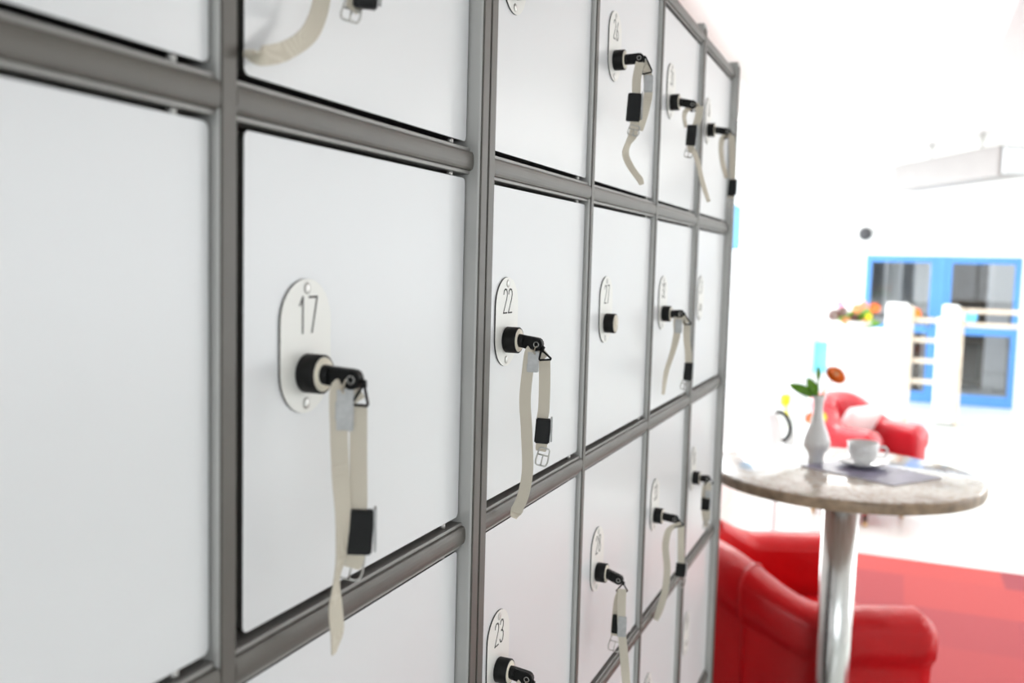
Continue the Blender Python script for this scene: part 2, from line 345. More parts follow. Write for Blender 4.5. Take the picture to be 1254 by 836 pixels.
# ------------------------------------------------------------------ locker banks
DOORX = -.003
RAILZ = [2.1096, 1.7474, 1.3793, 1.011, .643, .275]
PLZ = [1.9615, 1.587, 1.216, .846, .475]
BANKS = [
    dict(label='nearest white-door locker bank, the one with compartment 17, left of the double post', posts=[(.082, .097), (.467, .4825), (.8325, .8482)],
         first=11, plates=[.192, .567], gap={(1): .008}),
    dict(label='middle white-door locker bank with compartments 22, 23 and 27', posts=[(.8502, .8655), (1.207, 1.219), (1.567, 1.579), (1.912, 1.9245)],
         first=21, plates=[.941, 1.315, 1.671], gap={}),
    dict(label="last white-door locker bank, only one column wide, nearest the round table", posts=[(1.9255, 1.938), (2.285, 2.312)],
         first=36, plates=[2.018], gap={}),
]
STROKES = {'1': [[(.12, .78), (.3, 1), (.3, 0)]], '7': [[(0, 1), (.5, 1), (.18, 0)]],
 '2': [[(0, .8), (.04, .92), (.14, .99), (.27, 1), (.4, .97), (.48, .88), (.5, .76), (.44, .6), (0, 0), (.5, 0)]],
 '3': [[(.02, .85), (.1, .96), (.24, 1), (.4, .96), (.48, .84), (.45, .66), (.3, .54), (.2, .53), (.36, .5), (.48, .4), (.5, .24), (.44, .08), (.28, 0), (.12, .02), (.01, .15)]],
 '4': [[(.38, 0), (.38, 1), (0, .3), (.5, .3)]], '5': [[(.46, 1), (.06, 1), (.03, .55), (.2, .64), (.38, .6), (.5, .42), (.5, .2), (.4, .04), (.22, 0), (.02, .1)]],
 '6': [[(.4, 1), (.14, .6), (.02, .32), (.04, .12), (.16, .01), (.34, .01), (.47, .12), (.5, .3), (.44, .46), (.3, .54), (.12, .5), (.03, .36)]],
 '8': [[(.25, .55), (.1, .64), (.04, .8), (.12, .95), (.25, 1), (.38, .95), (.46, .8), (.4, .64), (.25, .55), (.08, .44), (.01, .26), (.08, .07), (.25, 0), (.42, .07), (.49, .26), (.42, .44), (.25, .55)]],
 '9': [[(.1, 0), (.36, .4), (.48, .68), (.46, .88), (.34, .99), (.16, .99), (.03, .88), (0, .7), (.06, .54), (.2, .46), (.38, .5), (.47, .64)]],
 '0': [[(.25, 0), (.08, .08), (.01, .3), (.01, .7), (.08, .92), (.25, 1), (.42, .92), (.49, .7), (.49, .3), (.42, .08), (.25, 0)]]}
def flat_stroke(b, pts, w, x0, x1):
    for (a, c) in zip(pts, pts[1:]):
        d = Vector((c[0]-a[0], c[1]-a[1])); 
        if d.length < 1e-6: continue
        e = d.normalized()*w*.45; n = Vector((-d.y, d.x)).normalized()*w/2; A = Vector(a)-e; B = Vector(c)+e
        prism(b, [tuple(A-n), tuple(B-n), tuple(B+n), tuple(A+n)], x0, x1)
def digits(b, s, cy, cz, h, x0):
    wd = h*.38; gap = h*.16; tot = len(s)*wd+(len(s)-1)*gap; y = cy-tot/2
    for ch in s:
        for st in STROKES[ch]: flat_stroke(b, [(y+p[0]/.5*wd, cz-h/2+p[1]*h) for p in st], h*.062, x0, x0+.00025)
        y += wd+gap
def stadium(cy, cz, r, h, n=18):
    out = []
    for i in range(n+1): a = PI*i/n; out.append((cy+r*math.cos(a), cz+h/2-r+r*math.sin(a)))
    for i in range(n+1): a = PI+PI*i/n; out.append((cy+r*math.cos(a), cz-h/2+r+r*math.sin(a)))
    return out
ROTX = Matrix.Rotation(PI/2, 4, 'Y')          # lathe axis z -> +x
BARE = {27, 37, 39}
def extrude_y(b, prof, y0, y1, smooth=True):
    """closed profile (x, z) extruded along y"""
    A = [b.verts.new((x, y0, z)) for x, z in prof]; B = [b.verts.new((x, y1, z)) for x, z in prof]; n = len(prof)
    b.faces.new(A); b.faces.new(B[::-1])
    for i in range(n):
        f = b.faces.new([A[i], B[i], B[(i+1) % n], A[(i+1) % n]])
def rail_profile(z, h=.0125):
    g = .0092; P_ = [(-.03, z-g), (-.03, z+g), (.0, z+g)]
    for i in range(9):
        a = PI/2-PI*i/8; P_.append((.0005+.0045*math.sqrt(max(0, math.cos(a))), z+g*math.sin(a)))
    P_.append((.0, z-g))
    return P_
def rounded_rect(y0, y1, z0, z1, r=.005, n=5):
    out = []
    for cy, cz, a0 in ((y1-r, z1-r, 0), (y0+r, z1-r, PI/2), (y0+r, z0+r, PI), (y1-r, z0+r, 1.5*PI)):
        for i in range(n+1): a = a0+PI/2*i/n; out.append((cy+r*math.cos(a), cz+r*math.sin(a)))
    return out
for bk in BANKS:
    ps = bk['posts']; y0, y1 = ps[0][0], ps[-1][1]
    T = thing('locker_bank', (-.2, (y0+y1)/2, 0), bk['label'], 'lockers')
    b = BM(); bx = -.46
    box(b, bx, -.03, y0, y0+.015, .05, 2.11, 0); box(b, bx, -.03, y1-.015, y1, .05, 2.11, 0); box(b, bx, bx+.01, y0+.015, y1-.015, .05, 2.11)
    for z in RAILZ: box(b, bx+.01, -.03, y0+.015, y1-.015, z-.01, z+.01)
    for p in ps[1:-1]: box(b, bx+.01, -.03, p[0]+.002, p[1]-.002, .27, 2.11)
    new('carcass', rel(b, T), M['shell'], T)
    b = BM(); box(b, bx+.03, -.05, y0+.02, y1-.02, 0, .27, .003); new('plinth', rel(b, T), M['shell'], T)
    for i, (a, c) in enumerate(ps):
        fr = .012 if abs(a-.84) < .02 or a > 2.2 or a < .1 else .004
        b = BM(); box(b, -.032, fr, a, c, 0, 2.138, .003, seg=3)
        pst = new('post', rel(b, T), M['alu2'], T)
        b = BM(); box(b, fr-.001, fr+.0012, a+.0008, c-.0008, .01, 2.128, .0006); new('shaded_front_strip', rel(b, T), M['alu'], pst)  # post's darker front as a strip: reflected tone put into colour
    for (pa, pb) in zip(ps, ps[1:]):
        for z in RAILZ:
            b = BM(); extrude_y(b, rail_profile(z), pa[1], pb[0]); rl = new('rail', rel(b, T), M['alu'], T)
            b = BM(); box(b, -.03, .0008, pa[1], pb[0], z+.0092, z+.0125, .0006); new('rail_lip', rel(b, T), M['alu3'], rl)
            b = BM(); box(b, -.03, .0008, pa[1], pb[0], z-.0125, z-.0092, .0006); new('rail_lip', rel(b, T), M['alu3'], rl)
    num = bk['first']
    for ci, (pa, pb) in enumerate(zip(ps, ps[1:])):
        for ri in range(5):
            n_ = num+ri
            g0 = .016 if (bk['first'] == 11 and ci == 1) or n_ == 26 else .0015
            ya, yb = pa[1]+g0, pb[0]-.002; za, zb = RAILZ[ri+1]+.0185, RAILZ[ri]-.0165
            b = BM(); prism(b, rounded_rect(ya, yb, za, zb), DOORX-.018, DOORX, 0, 1)
            bmesh.ops.recalc_face_normals(b, faces=b.faces)
            D = new('door', rel(b, T), [M['door'], M['edge']], T)
            # children of the door sit in the bank's space too (door has no offset of its own)
            cy, cz = bk['plates'][ci], PLZ[ri]
            b = BM(); prism(b, stadium(cy, cz, .031, .0968), DOORX, DOORX+.0016, 0, 1)
            new('number_plate', rel(b, T), [M['plate'], M['edge']], D)
            b = BM(); digits(b, str(n_), cy+.001, cz+.0225, .0255, DOORX+.0016); new('plate_number', rel(b, T), M['ink'], D)
            for sz in (.0415, -.0415):
                b = BM(); lathe(b, [(0.0042, 0), (.0042, .0004), (.0025, .0009), (0, .001)], loc=(DOORX+.0016, cy+.0005, cz+sz), n=16, mx=ROTX); new('screw', rel(b, T), M['screw'], D)
            lx = DOORX+.0016; lz = cz-.0195
            if n_ in (37, 39):
                b = BM(); lathe(b, [(.008, 0), (.008, .002), (.005, .003), (0, .003)], loc=(lx, cy, lz), n=24, mx=ROTX); new('keyhole_cap', rel(b, T), M['screw'], D)
            else:
                b = BM(); lathe(b, [(.0135, 0), (.0142, .001), (.0142, .0143), (.0135, .015), (.0128, .0151), (.0128, .0147)], loc=(lx, cy, lz), n=36, mx=ROTX)
                lk = new('lock_cylinder', rel(b, T), M['black'], D)
                b = BM(); lathe(b, [(.0126, .0143), (.0123, .0153), (.004, .0154), (.004, .0165), (0, .0165)], loc=(lx, cy, lz), n=30, mx=ROTX)
                new('lock_face', rel(b, T), M['cream'], D)
            for zz in (za, zb):
                b = BM(); s_ = -1 if zz == za else 1
                lathe(b, [(.0028, 0), (.0028, .004*1), (.0015, .0048), (0, .005)], loc=(-.006, yb-.028, zz) if s_ > 0 else (-.006, yb-.028, zz-.005), n=12)
                new('hinge_pin', rel(b, T), M['screw'], D)
        num += 5

# ------------------------------------------------------------------ key wristbands
BANDS = {
 17: {'tip': (0.045,0.567,1.5652),'ring': [(0.047,0.567,1.5631),(0.0506,0.567,1.5477),(0.0366,0.567,1.5477)],'A': [(0.0402,0.571,1.5463,0.0122),(0.0404,0.571,1.527,0.0122),(0.0409,0.571,1.4975,0.0123),(0.0419,0.57,1.4711,0.0129),(0.0409,0.569,1.4395,0.0129),(0.0383,0.568,1.4292,0.0117)],'B': [(0.0407,0.569,1.5496,0.0127),(0.0357,0.565,1.5584,0.0133),(0.0301,0.561,1.5584,0.0126),(0.0305,0.561,1.5294,0.0121),(0.0336,0.559,1.4991,0.011),(0.0366,0.558,1.4703,0.0092),(0.0363,0.557,1.441,0.0064),(0.0331,0.556,1.4219,0.0035),(0.0333,0.555,1.4026,0.0081),(0.0349,0.555,1.3849,0.0076),(0.0324,0.555,1.3695,0.0023)],'keeper': (0.0433,0.57,1.4559,0.0186,0.0326),'buckle': (0.0369,0.57,1.4305,0.0176,0.0211),'clip': ('B',1.5593,1.5289)},
 22: {'tip': (0.0412,0.941,1.5634),'ring': [(0.0395,0.941,1.5589),(0.0519,0.941,1.5491),(0.037,0.941,1.5473)],'A': [(0.0417,0.946,1.5472,0.0123),(0.0425,0.946,1.5215,0.0124),(0.0424,0.946,1.4947,0.0115),(0.0413,0.945,1.4814,0.0115),(0.0412,0.945,1.4545,0.0115),(0.0405,0.945,1.4481,0.0106)],'B': [(0.0424,0.944,1.5491,0.0132),(0.0349,0.941,1.5569,0.0141),(0.0289,0.937,1.5568,0.0149),(0.0258,0.937,1.5345,0.0141),(0.0242,0.936,1.5035,0.015),(0.0276,0.935,1.4683,0.015),(0.0301,0.934,1.4284,0.015),(0.0269,0.932,1.4015,0.015),(0.0211,0.931,1.3857,0.0142),(0.0167,0.931,1.3743,0.0062)],'keeper': (0.0422,0.945,1.4705,0.0159,0.0273),'buckle': (0.0431,0.945,1.4419,0.0133,0.0194),'clip': ('B',1.5571,1.5342)},
 26: {'tip': (0.0415,1.315,1.9428),'ring': [(0.0425,1.315,1.9461),(0.054,1.315,1.9231),(0.0388,1.315,1.9205)],'A': [(0.0366,1.312,1.9369,0.0138),(0.0327,1.312,1.9157,0.0138),(0.0324,1.312,1.8931,0.0138),(0.0315,1.312,1.8534,0.0139),(0.0298,1.312,1.8363,0.0116),(0.0231,1.312,1.8239,0.007),(0.0203,1.311,1.8101,0.0081),(0.0259,1.31,1.7962,0.0093),(0.035,1.309,1.7833,0.0093),(0.0425,1.309,1.7741,0.0092),(0.0463,1.309,1.7661,0.0058)],'B': [(0.036,1.314,1.9396,0.0138),(0.0448,1.318,1.9286,0.0104),(0.0458,1.32,1.9199,0.0115),(0.0479,1.32,1.8961,0.0115),(0.0444,1.319,1.8711,0.0104),(0.0389,1.317,1.8425,0.0069)],'keeper': (0.0299,1.312,1.8744,0.0197,0.0393),'buckle': (0.0311,1.312,1.8424,0.0162,0.0139),'clip': ('B',1.9199,1.896)},
 31: {'tip': (0.0442,1.671,1.9352),'ring': [(0.0427,1.671,1.9352),(0.0559,1.671,1.9291),(0.0331,1.671,1.9243)],'A': [(0.0504,1.669,1.9332,0.0143),(0.0484,1.669,1.9121,0.0143),(0.0423,1.668,1.891,0.0129),(0.0378,1.668,1.8628,0.0129),(0.0455,1.668,1.8513,0.0086),(0.0521,1.667,1.834,0.0072),(0.059,1.667,1.8084,0.0072),(0.0658,1.666,1.7884,0.0072),(0.0738,1.666,1.7671,0.0057)],'B': [(0.0497,1.672,1.9351,0.0129),(0.0279,1.674,1.9292,0.0086),(0.0224,1.675,1.9182,0.0058),(0.0261,1.675,1.8981,0.0058)],'keeper': (0.0377,1.668,1.883,0.0173,0.036),'buckle': (0.0347,1.668,1.8533,0.0144,0.0173),'clip': None},
 36: {'tip': (0.0467,2.018,1.936),'ring': [(0.0467,2.018,1.936),(0.0572,2.018,1.9273),(0.032,2.018,1.9229)],'A': [(0.049,2.016,1.9289,0.0137),(0.0525,2.016,1.8883,0.0137),(0.0548,2.016,1.8375,0.0137),(0.0532,2.016,1.7985,0.0137)],'B': [(0.0484,2.019,1.931,0.012),(0.0313,2.021,1.9267,0.0103),(0.0269,2.022,1.9065,0.0086),(0.0318,2.022,1.8724,0.0086),(0.0419,2.021,1.8415,0.0086)],'keeper': (0.0552,2.016,1.8207,0.0154,0.0343),'buckle': (0.0515,2.016,1.7901,0.0155,0.0206),'clip': None},
 32: {'tip': (0.0378,1.671,1.5689),'ring': [(0.0378,1.671,1.5689),(0.0518,1.671,1.5505),(0.0386,1.671,1.5499)],'A': [(0.0424,1.674,1.5499,0.0117),(0.0435,1.674,1.5235,0.0103),(0.0476,1.674,1.4958,0.0103),(0.0492,1.674,1.4575,0.0103)],'B': [(0.0428,1.672,1.5515,0.0117),(0.0355,1.67,1.56,0.0117),(0.0256,1.668,1.5582,0.0117),(0.0267,1.668,1.5333,0.0117),(0.0208,1.667,1.5006,0.0088),(0.0107,1.666,1.4631,0.0074),(0.0064,1.666,1.4211,0.0044)],'keeper': (0.0481,1.674,1.4651,0.0147,0.0322),'buckle': (0.0432,1.674,1.4411,0.0132,0.0176),'clip': ('B',1.5587,1.5338)},
 28: {'tip': (0.0388,1.315,1.1876),'ring': [(0.0389,1.315,1.1852),(0.0468,1.315,1.1741),(0.0282,1.315,1.1711)],'A': [(0.038,1.315,1.1752,0.0157),(0.0314,1.319,1.1567,0.0145),(0.0282,1.321,1.1243,0.0122),(0.028,1.32,1.102,0.0122)],'B': [(0.0385,1.313,1.1771,0.0168),(0.0386,1.313,1.1413,0.0169),(0.0411,1.313,1.107,0.0169),(0.0446,1.313,1.0802,0.0145),(0.0485,1.312,1.0502,0.0109),(0.0522,1.312,1.0196,0.0097)],'keeper': (0.0288,1.321,1.1202,0.0121,0.0291),'buckle': (0.0287,1.321,1.0902,0.0182,0.0243),'clip': ('B',1.1361,1.1051)},
 33: {'tip': (0.043,1.671,1.1939),'ring': [(0.0431,1.671,1.1924),(0.0539,1.671,1.1847),(0.0332,1.671,1.1774)],'A': [(0.0473,1.674,1.1831,0.0104),(0.0487,1.674,1.1498,0.0104),(0.0503,1.674,1.1119,0.0119),(0.05,1.673,1.0877,0.012)],'B': [(0.0476,1.672,1.1867,0.0104),(0.0337,1.668,1.1798,0.0104),(0.0256,1.666,1.1686,0.0104),(0.0224,1.665,1.141,0.0119),(0.027,1.665,1.1034,0.0134),(0.0257,1.664,1.0652,0.0135),(0.0194,1.664,1.0334,0.0135),(0.0099,1.664,1.0024,0.009)],'keeper': (0.0499,1.674,1.1005,0.0179,0.0254),'buckle': (0.0508,1.674,1.0777,0.0164,0.0194),'clip': None},
 38: {'tip': (0.0363,2.018,1.1978),'ring': [(0.0345,2.018,1.1976),(0.0437,2.018,1.1879),(0.0228,2.018,1.1837)],'A': [(0.0333,2.017,1.1887,0.0124),(0.0331,2.017,1.1545,0.0124),(0.0329,2.017,1.1184,0.0124),(0.0333,2.017,1.1076,0.0124)],'B': [(0.0329,2.019,1.19,0.0124),(0.0258,2.022,1.1778,0.0107),(0.0233,2.023,1.1483,0.0107),(0.0263,2.023,1.1197,0.0107),(0.0314,2.022,1.0897,0.0089)],'keeper': (0.0281,2.017,1.141,0.0177,0.0266),'buckle': (0.0336,2.017,1.0965,0.016,0.0213),'clip': ('A',1.1719,1.1558)},
 16: {'tip': (0.04,0.567,1.9367),'ring': [(0.0413,0.567,1.9349),(0.0447,0.567,1.9202),(0.0312,0.567,1.9231)],'A': [(0.0339,0.571,1.9232,0.0122),(0.0349,0.571,1.8984,0.0123),(0.0366,0.571,1.8713,0.0123),(0.0382,0.571,1.8494,0.0123),(0.0365,0.571,1.8343,0.0112),(0.034,0.57,1.8249,0.0101),(0.0308,0.57,1.8214,0.009)],'B': [(0.0351,0.569,1.9244,0.0122),(0.0292,0.565,1.931,0.0127),(0.0221,0.563,1.928,0.0122),(0.0185,0.562,1.9025,0.0111),(0.0163,0.561,1.8702,0.01),(0.016,0.559,1.8425,0.0095),(0.0156,0.555,1.8198,0.0095),(0.0163,0.541,1.7991,0.0082),(0.0125,0.521,1.7844,0.0064),(0.0127,0.497,1.7762,0.0057),(0.0117,0.483,1.7748,0.004)],'keeper': (0.0422,0.571,1.8355,0.0156,0.0278),'buckle': (0.0307,0.571,1.8206,0.0135,0.0135),'clip': ('B',1.9276,1.903)},
}

SW = .0124
def ribbon(b, pts, th=.0011, ang=.36, yoff=0):
    P_ = catmull([p[:3] for p in pts], 8); Wd = catmull([(p[3], 0, 0) for p in pts], 8)
    r = Vector((math.cos(ang), math.sin(ang), 0)); n = Vector((-math.sin(ang), math.cos(ang), 0))
    prev = None; k = len(P_); t = bmesh.new(); rows = []
    for i, p in enumerate(P_):
        w = max(.002, Wd[i].x); full = SW if i < k-8 else max(w, SW*(1-((i-(k-8))/8)**3*.7))
        c = min(1, w/full*1.1); s = math.sqrt(max(0, 1-c*c))
        wd = (r*c+n*s); wd.normalize(); tdir = (P_[min(i+1, k-1)]-P_[max(i-1, 0)]).normalized()
        wd = (wd-tdir*wd.dot(tdir)).normalized()
        nn = tdir.cross(wd).normalized()*th/2; h = wd*(full/2)
        rows.append([t.verts.new(p+q) for q in (-h-nn, h-nn, h+nn, -h+nn)])
    for a, c in zip(rows, rows[1:]):
        for j in range(4): t.faces.new([a[j], a[(j+1) % 4], c[(j+1) % 4], c[j]])
    t.faces.new(rows[0][::-1]); t.faces.new(rows[-1]); bmesh.ops.recalc_face_normals(t, faces=t.faces)
    merge(b, t); return P_
def obox(b, c, r, n, z, w, th, h, bev=.0008, mi=0):
    t = bmesh.new(); bmesh.ops.create_cube(t, size=1, matrix=Matrix.Diagonal((w, th, h, 1)))
    if bev: bmesh.ops.bevel(t, geom=t.edges[:], offset=bev, segments=2, affect='EDGES')
    mx = Matrix((r, n, z)).transposed().to_4x4(); mx.translation = c
    merge(b, t, mi, mx)
def key_bar(T, lock, tip):
    d = Vector(tip)-Vector(lock); L_ = d.length; e = d.normalized(); y = Vector((0, 1, 0)); z = e.cross(y).normalized()*-1
    z = y.cross(e).normalized()*-1
    if z.z < 0: z = -z
    b = BM(); pts = []
    h0, h1 = .0066, .0072; rr = .0064
    pts = [(0, -h0), (L_-rr, -h1)]
    for i in range(9): a = -PI/2+PI*i/8; pts.append((L_-rr+rr*math.cos(a), h1*math.sin(a)))
    pts += [(L_-rr, h1), (0, h0)]
    A = []; B = []
    for u, v in pts:
        p = Vector(lock)+e*u+z*v; A.append(b.verts.new(p-y*.0042)); B.append(b.verts.new(p+y*.0042))
    b.faces.new(A); b.faces.new(B[::-1]); n = len(pts)
    for i in range(n): b.faces.new([A[i], B[i], B[(i+1) % n], A[(i+1) % n]])
    bmesh.ops.remove_doubles(b, verts=b.verts, dist=1e-6)
    bmesh.ops.recalc_face_normals(b, faces=b.faces)
    bmesh.ops.bevel(b, geom=[q for q in b.edges], offset=.0009, segments=2, affect='EDGES', clamp_overlap=True)
    tube(b, [Vector(lock)-e*.002, Vector(lock)+e*.006], .0072, 14)
    H = new('key_head', rel(b, T), M['black'], T)
    b = BM(); c = Vector(lock)+e*(L_-rr)
    for s in (-1, 1):
        ring = [c+y*s*.0044+e*.0028*math.cos(2*PI*i/16)+z*.0028*math.sin(2*PI*i/16) for i in range(16)]
        tube(b, ring, .0005, 6, closed=True)
    new('rivet', rel(b, T), M['steel'], H)
    return c
def wristband(n_, D, cy, cz, label, ang=.36, sh=(0, 0, 0)):
    sv = Vector(sh); V = lambda p: Vector(p[:3])+sv
    lock = Vector((DOORX+.0166, cy, cz-.0195)); ang = math.atan2(.35, cy)
    T = thing('key_wristband', lock, label, 'key', 'locker keys on cream wristbands')
    tip = V(D['tip']); key_bar(T, lock, tip)
    b = BM(); a, q, l = [V(p) for p in D['ring']]
    cyc = []
    for p0, p1 in ((a, q), (q, l), (l, a)):
        for k in range(4): cyc.append(p0.lerp(p1, .08+.84*k/3))
    tube(b, cyc, .0011, 8, closed=True)
    s0 = Vector(tip); tube(b, [s0+Vector((-.003, 0, 0)), s0.lerp(a, .5)+Vector((.0015, 0, 0)), a+Vector((0, 0, -.002))], .0022, 8)
    new('wire_loop', rel(b, T), M['black'], T)
    A = [(*V(p), p[3]) for p in D['A']]; B = [(*V(p), p[3]) for p in D['B']]
    b = BM(); PA = ribbon(b, A, ang=ang); PB = ribbon(b, B, ang=ang); St = new('strap', rel(b, T), M['strap'], T)
    r = Vector((math.cos(ang), math.sin(ang), 0)); nn = Vector((-math.sin(ang), math.cos(ang), 0)); Z = Vector((0, 0, 1))
    kx, ky, kz, kw, kh = D['keeper']; kc = Vector((kx, ky, kz))+sv
    b = BM(); tl = Matrix.Rotation(.06, 3, nn); obox(b, kc, tl @ r, nn, tl @ Z, max(kw, .0165) if kw > .015 else kw, .0075, kh, .0012); K = new('keeper', rel(b, T), M['black'], T)
    b = BM(); obox(b, kc+r*(kw/2+.0014)+Z*.002-nn*.001, r, nn, Z, .0022, .009, kh*.98, .0006); new('keeper_plate', rel(b, T), M['clipgrey'], K)
    bx, by, bz, bw, bh = D['buckle']; bc = Vector((bx, by, bz))+sv; bw = max(bw, .011)
    t2 = Matrix.Rotation(.22, 3, nn); R2, Z2 = t2 @ r, t2 @ Z
    b = BM(); cn = [bc+R2*sx*bw/2+Z2*sz*bh/2 for sx, sz in ((-.85, 1), (.85, 1), (1, -.5), (.8, -1), (-.8, -1), (-1, -.5))]
    cyc = []
    for i in range(6):
        for k in range(3): cyc.append(cn[i].lerp(cn[(i+1) % 6], .12+.76*k/2))
    tube(b, cyc, .0009, 8, closed=True); tube(b, [bc-R2*bw*.45+Z2*bh*.1, bc+R2*bw*.45+Z2*bh*.1], .0009, 8)
    tube(b, [bc+Z2*bh*.1, bc-Z2*bh*.5-nn*.001], .0008, 8)
    new('buckle', rel(b, T), M['steel'], T)
    if D['clip']:
        w_, z1, z0 = D['clip']; src = PB if w_ == 'B' else PA; z1 += sv.z; z0 += sv.z
        # the hanging side of the leg
        cand = [p for p in src if z0-.002 <= p.z <= z1-.007][:60]
        if cand:
            cm = sum(cand, Vector())/len(cand); b = BM(); obox(b, Vector((cm.x, cm.y, (z0+z1)/2)), r, nn, Z, SW*1.04, .0034, z1-z0, .0008); new('strap_sleeve', rel(b, T), M['clipgrey'], T)
    return T
CY = {1: .567, 2: .941, 3: 1.315, 4: 1.671, 5: 2.018}
LB = {16: "cream-strapped key with a looping tail, cut by the photo's top edge in the nearest bank",
 17: "key in lock 17, its cream strap with black keeper hanging past the lower rail",
 22: "key in lock 22, its long flat cream strap end crossing the rail below",
 23: "key in lock 23 at the photo's bottom edge, straight below lock 22",
 26: "key with cream strap ending in a curled tail, nearest whole key of the top row",
 31: "top-row key with twisted cream strap hanging over a thin post, second from the far end",
 36: 'top-row key of the last locker column, its strap hanging over the end post',
 32: "key right of the keyless lock 27, its two cream strap legs spread apart",
 28: "key below the keyless lock 27, its flat cream strap seen square on",
 33: "third-row key with tan strap, black keeper over a thin post and pale tail",
 38: 'small key with short grey strap in the third row of the last locker column'}
for n_, D in BANDS.items():
    ci = (n_-11)//5; ri = (n_-11) % 5
    wristband(n_, D, CY[ci], PLZ[ri], LB[n_])
wristband(23, BANDS[22], CY[2], PLZ[2], LB[23], sh=(0, 0, PLZ[2]-PLZ[1]))
# key without strap in the lock above 22
lock = Vector((DOORX+.0166, CY[2], PLZ[0]-.0195))
T = thing('locker_key', lock, "black key without strap above lock 22, cut by the photo's top edge", 'key')
key_bar(T, lock, lock+Vector((.03, 0, -.004)))

# ------------------------------------------------------------------ high round table
TC = Vector((.275, 2.745, 0)); TR = .362
T = thing('round_table', TC, 'high round table with brown marbled top and thick chrome column beside the locker end', 'table')
b = BM(); lathe(b, [(0, 1.068), (TR-.012, 1.068), (TR-.003, 1.071), (TR, 1.078), (TR, 1.092), (TR-.003, 1.098), (TR-.01, 1.1), (0, 1.1)], n=96, cap=False); tt = new('tabletop', b, M['marble'], T)
b = BM(); lathe(b, [(TR-.002, 1.0695), (TR+.0012, 1.077), (TR+.0014, 1.092), (TR-.001, 1.0975), (TR-.004, 1.0972), (TR-.004, 1.07)], n=96, cap=False); new('edge_band', b, M['edgeband'], tt)
b = BM(); lathe(b, [(.048, .03), (.048, 1.055)], n=48); lathe(b, [(.048, 1.02), (.056, 1.05), (.09, 1.06), (.09, 1.068)], n=48, cap=False); new('column', b, M['chrome'], T)
b = BM(); lathe(b, [(.23, 0), (.23, .008), (.2, .018), (.06, .03), (.055, .05), (.048, .06)], n=64); new('base', b, M['chrome'], T)
# vase with flower
vx = Vector((.196, 2.800, 1.1))
T = thing('vase', vx, 'slim white waisted vase holding an orange flower on the high round table', 'vase')
b = BM(); lathe(b, [(0, 0), (.020, 0), (.022, .004), (.021, .022), (.024, .034), (.033, .044), (.038, .056), (.037, .070), (.030, .092), (.020, .118), (.0145, .14), (.013, .162), (.0145, .182), (.019, .196), (.017, .198), (.012, .186), (.010, .165), (.010, .12), (0, .1)], n=40, cap=False)
new('body', b, M['ceramic'], T)
def leaf_mesh(b, base, tipv, w, curve=.01, n=10, mi=0):
    base = Vector(base); tipv = Vector(tipv); d = tipv-base; side = d.cross(Vector((.35, -.93, .2))).normalized(); nrm = side.cross(d).normalized()
    rows = []
    for i in range(n+1):
        t_ = i/n; ww = w*math.sin(PI*min(1, t_*.93+.05))**.8*(1 if i < n else 0.05); c = base+d*t_+nrm*curve*math.sin(PI*t_)
        rows.append((b.verts.new(c-side*ww), b.verts.new(c-nrm*.002), b.verts.new(c+side*ww)))
    for a, c in zip(rows, rows[1:]):
        for k in (0, 1):
            f = b.faces.new([a[k], a[k+1], c[k+1], c[k]]); f.smooth = True; f.material_index = mi
def solid(o, th): m_ = o.modifiers.new('thickness', 'SOLIDIFY'); m_.thickness = th; m_.offset = 0
def blossom(b, c, nrm, r, n=14, mi=0, layers=2):
    c = Vector(c); nrm = Vector(nrm).normalized(); x, y = frame_along(nrm)
    for L_ in range(layers):
        for i in range(n):
            a = 2*PI*(i+.5*L_)/n; dd = x*math.cos(a)+y*math.sin(a); rr = r*(1-.22*L_); base = c+dd*r*.15+nrm*.003*L_
            tipp = c+dd*rr+nrm*(r*.2+.004*L_); s = dd.cross(nrm).normalized()*r*.17
            v = [b.verts.new(base), b.verts.new(base.lerp(tipp, .6)-s), b.verts.new(tipp), b.verts.new(base.lerp(tipp, .6)+s)]
            f = b.faces.new(v); f.material_index = mi
T2 = thing('cut_flower', vx+Vector((0, 0, .19)), 'orange daisy-like blossom with green leaves standing in the slim white vase', 'flower')
b = BM(); tube(b, [(0, 0, -.07), (.012, 0, .02), (.030, .002, .05)], .0022, 8); tube(b, [(0, 0, -.07), (-.004, 0, .03), (-.005, 0, .075)], .0018, 8); st = new('stem', b, M['leaf'], T2)
b = BM(); blossom(b, (.040, .002, .066), (.45, -.6, .66), .034, 18, layers=3); o = new('petals', b, M['orange'], T2); solid(o, .001)
b = BM(); lathe(b, [(0, -.004), (.010, -.002), (.011, .003), (.006, .008), (0, .009)], loc=(.041, .0, .070), n=20, mx=Matrix.Rotation(.7, 4, 'X'), cap=False); new('flower_centre', b, M['peach'], T2)
b = BM(); leaf_mesh(b, (-.004, 0, .004), (-.085, -.012, .036), .014, .008); o = new('leaf', b, M['leaf'], T2); solid(o, .0008)
b = BM(); leaf_mesh(b, (-.004, 0, .006), (-.034, -.004, .056), .015, .004); o = new('leaf', b, M['leaf'], T2); solid(o, .0008)
b = BM(); leaf_mesh(b, (-.004, 0, .05), (-.006, 0, .092), .006, .003); o = new('leaf', b, M['leaf'], T2); solid(o, .0008)
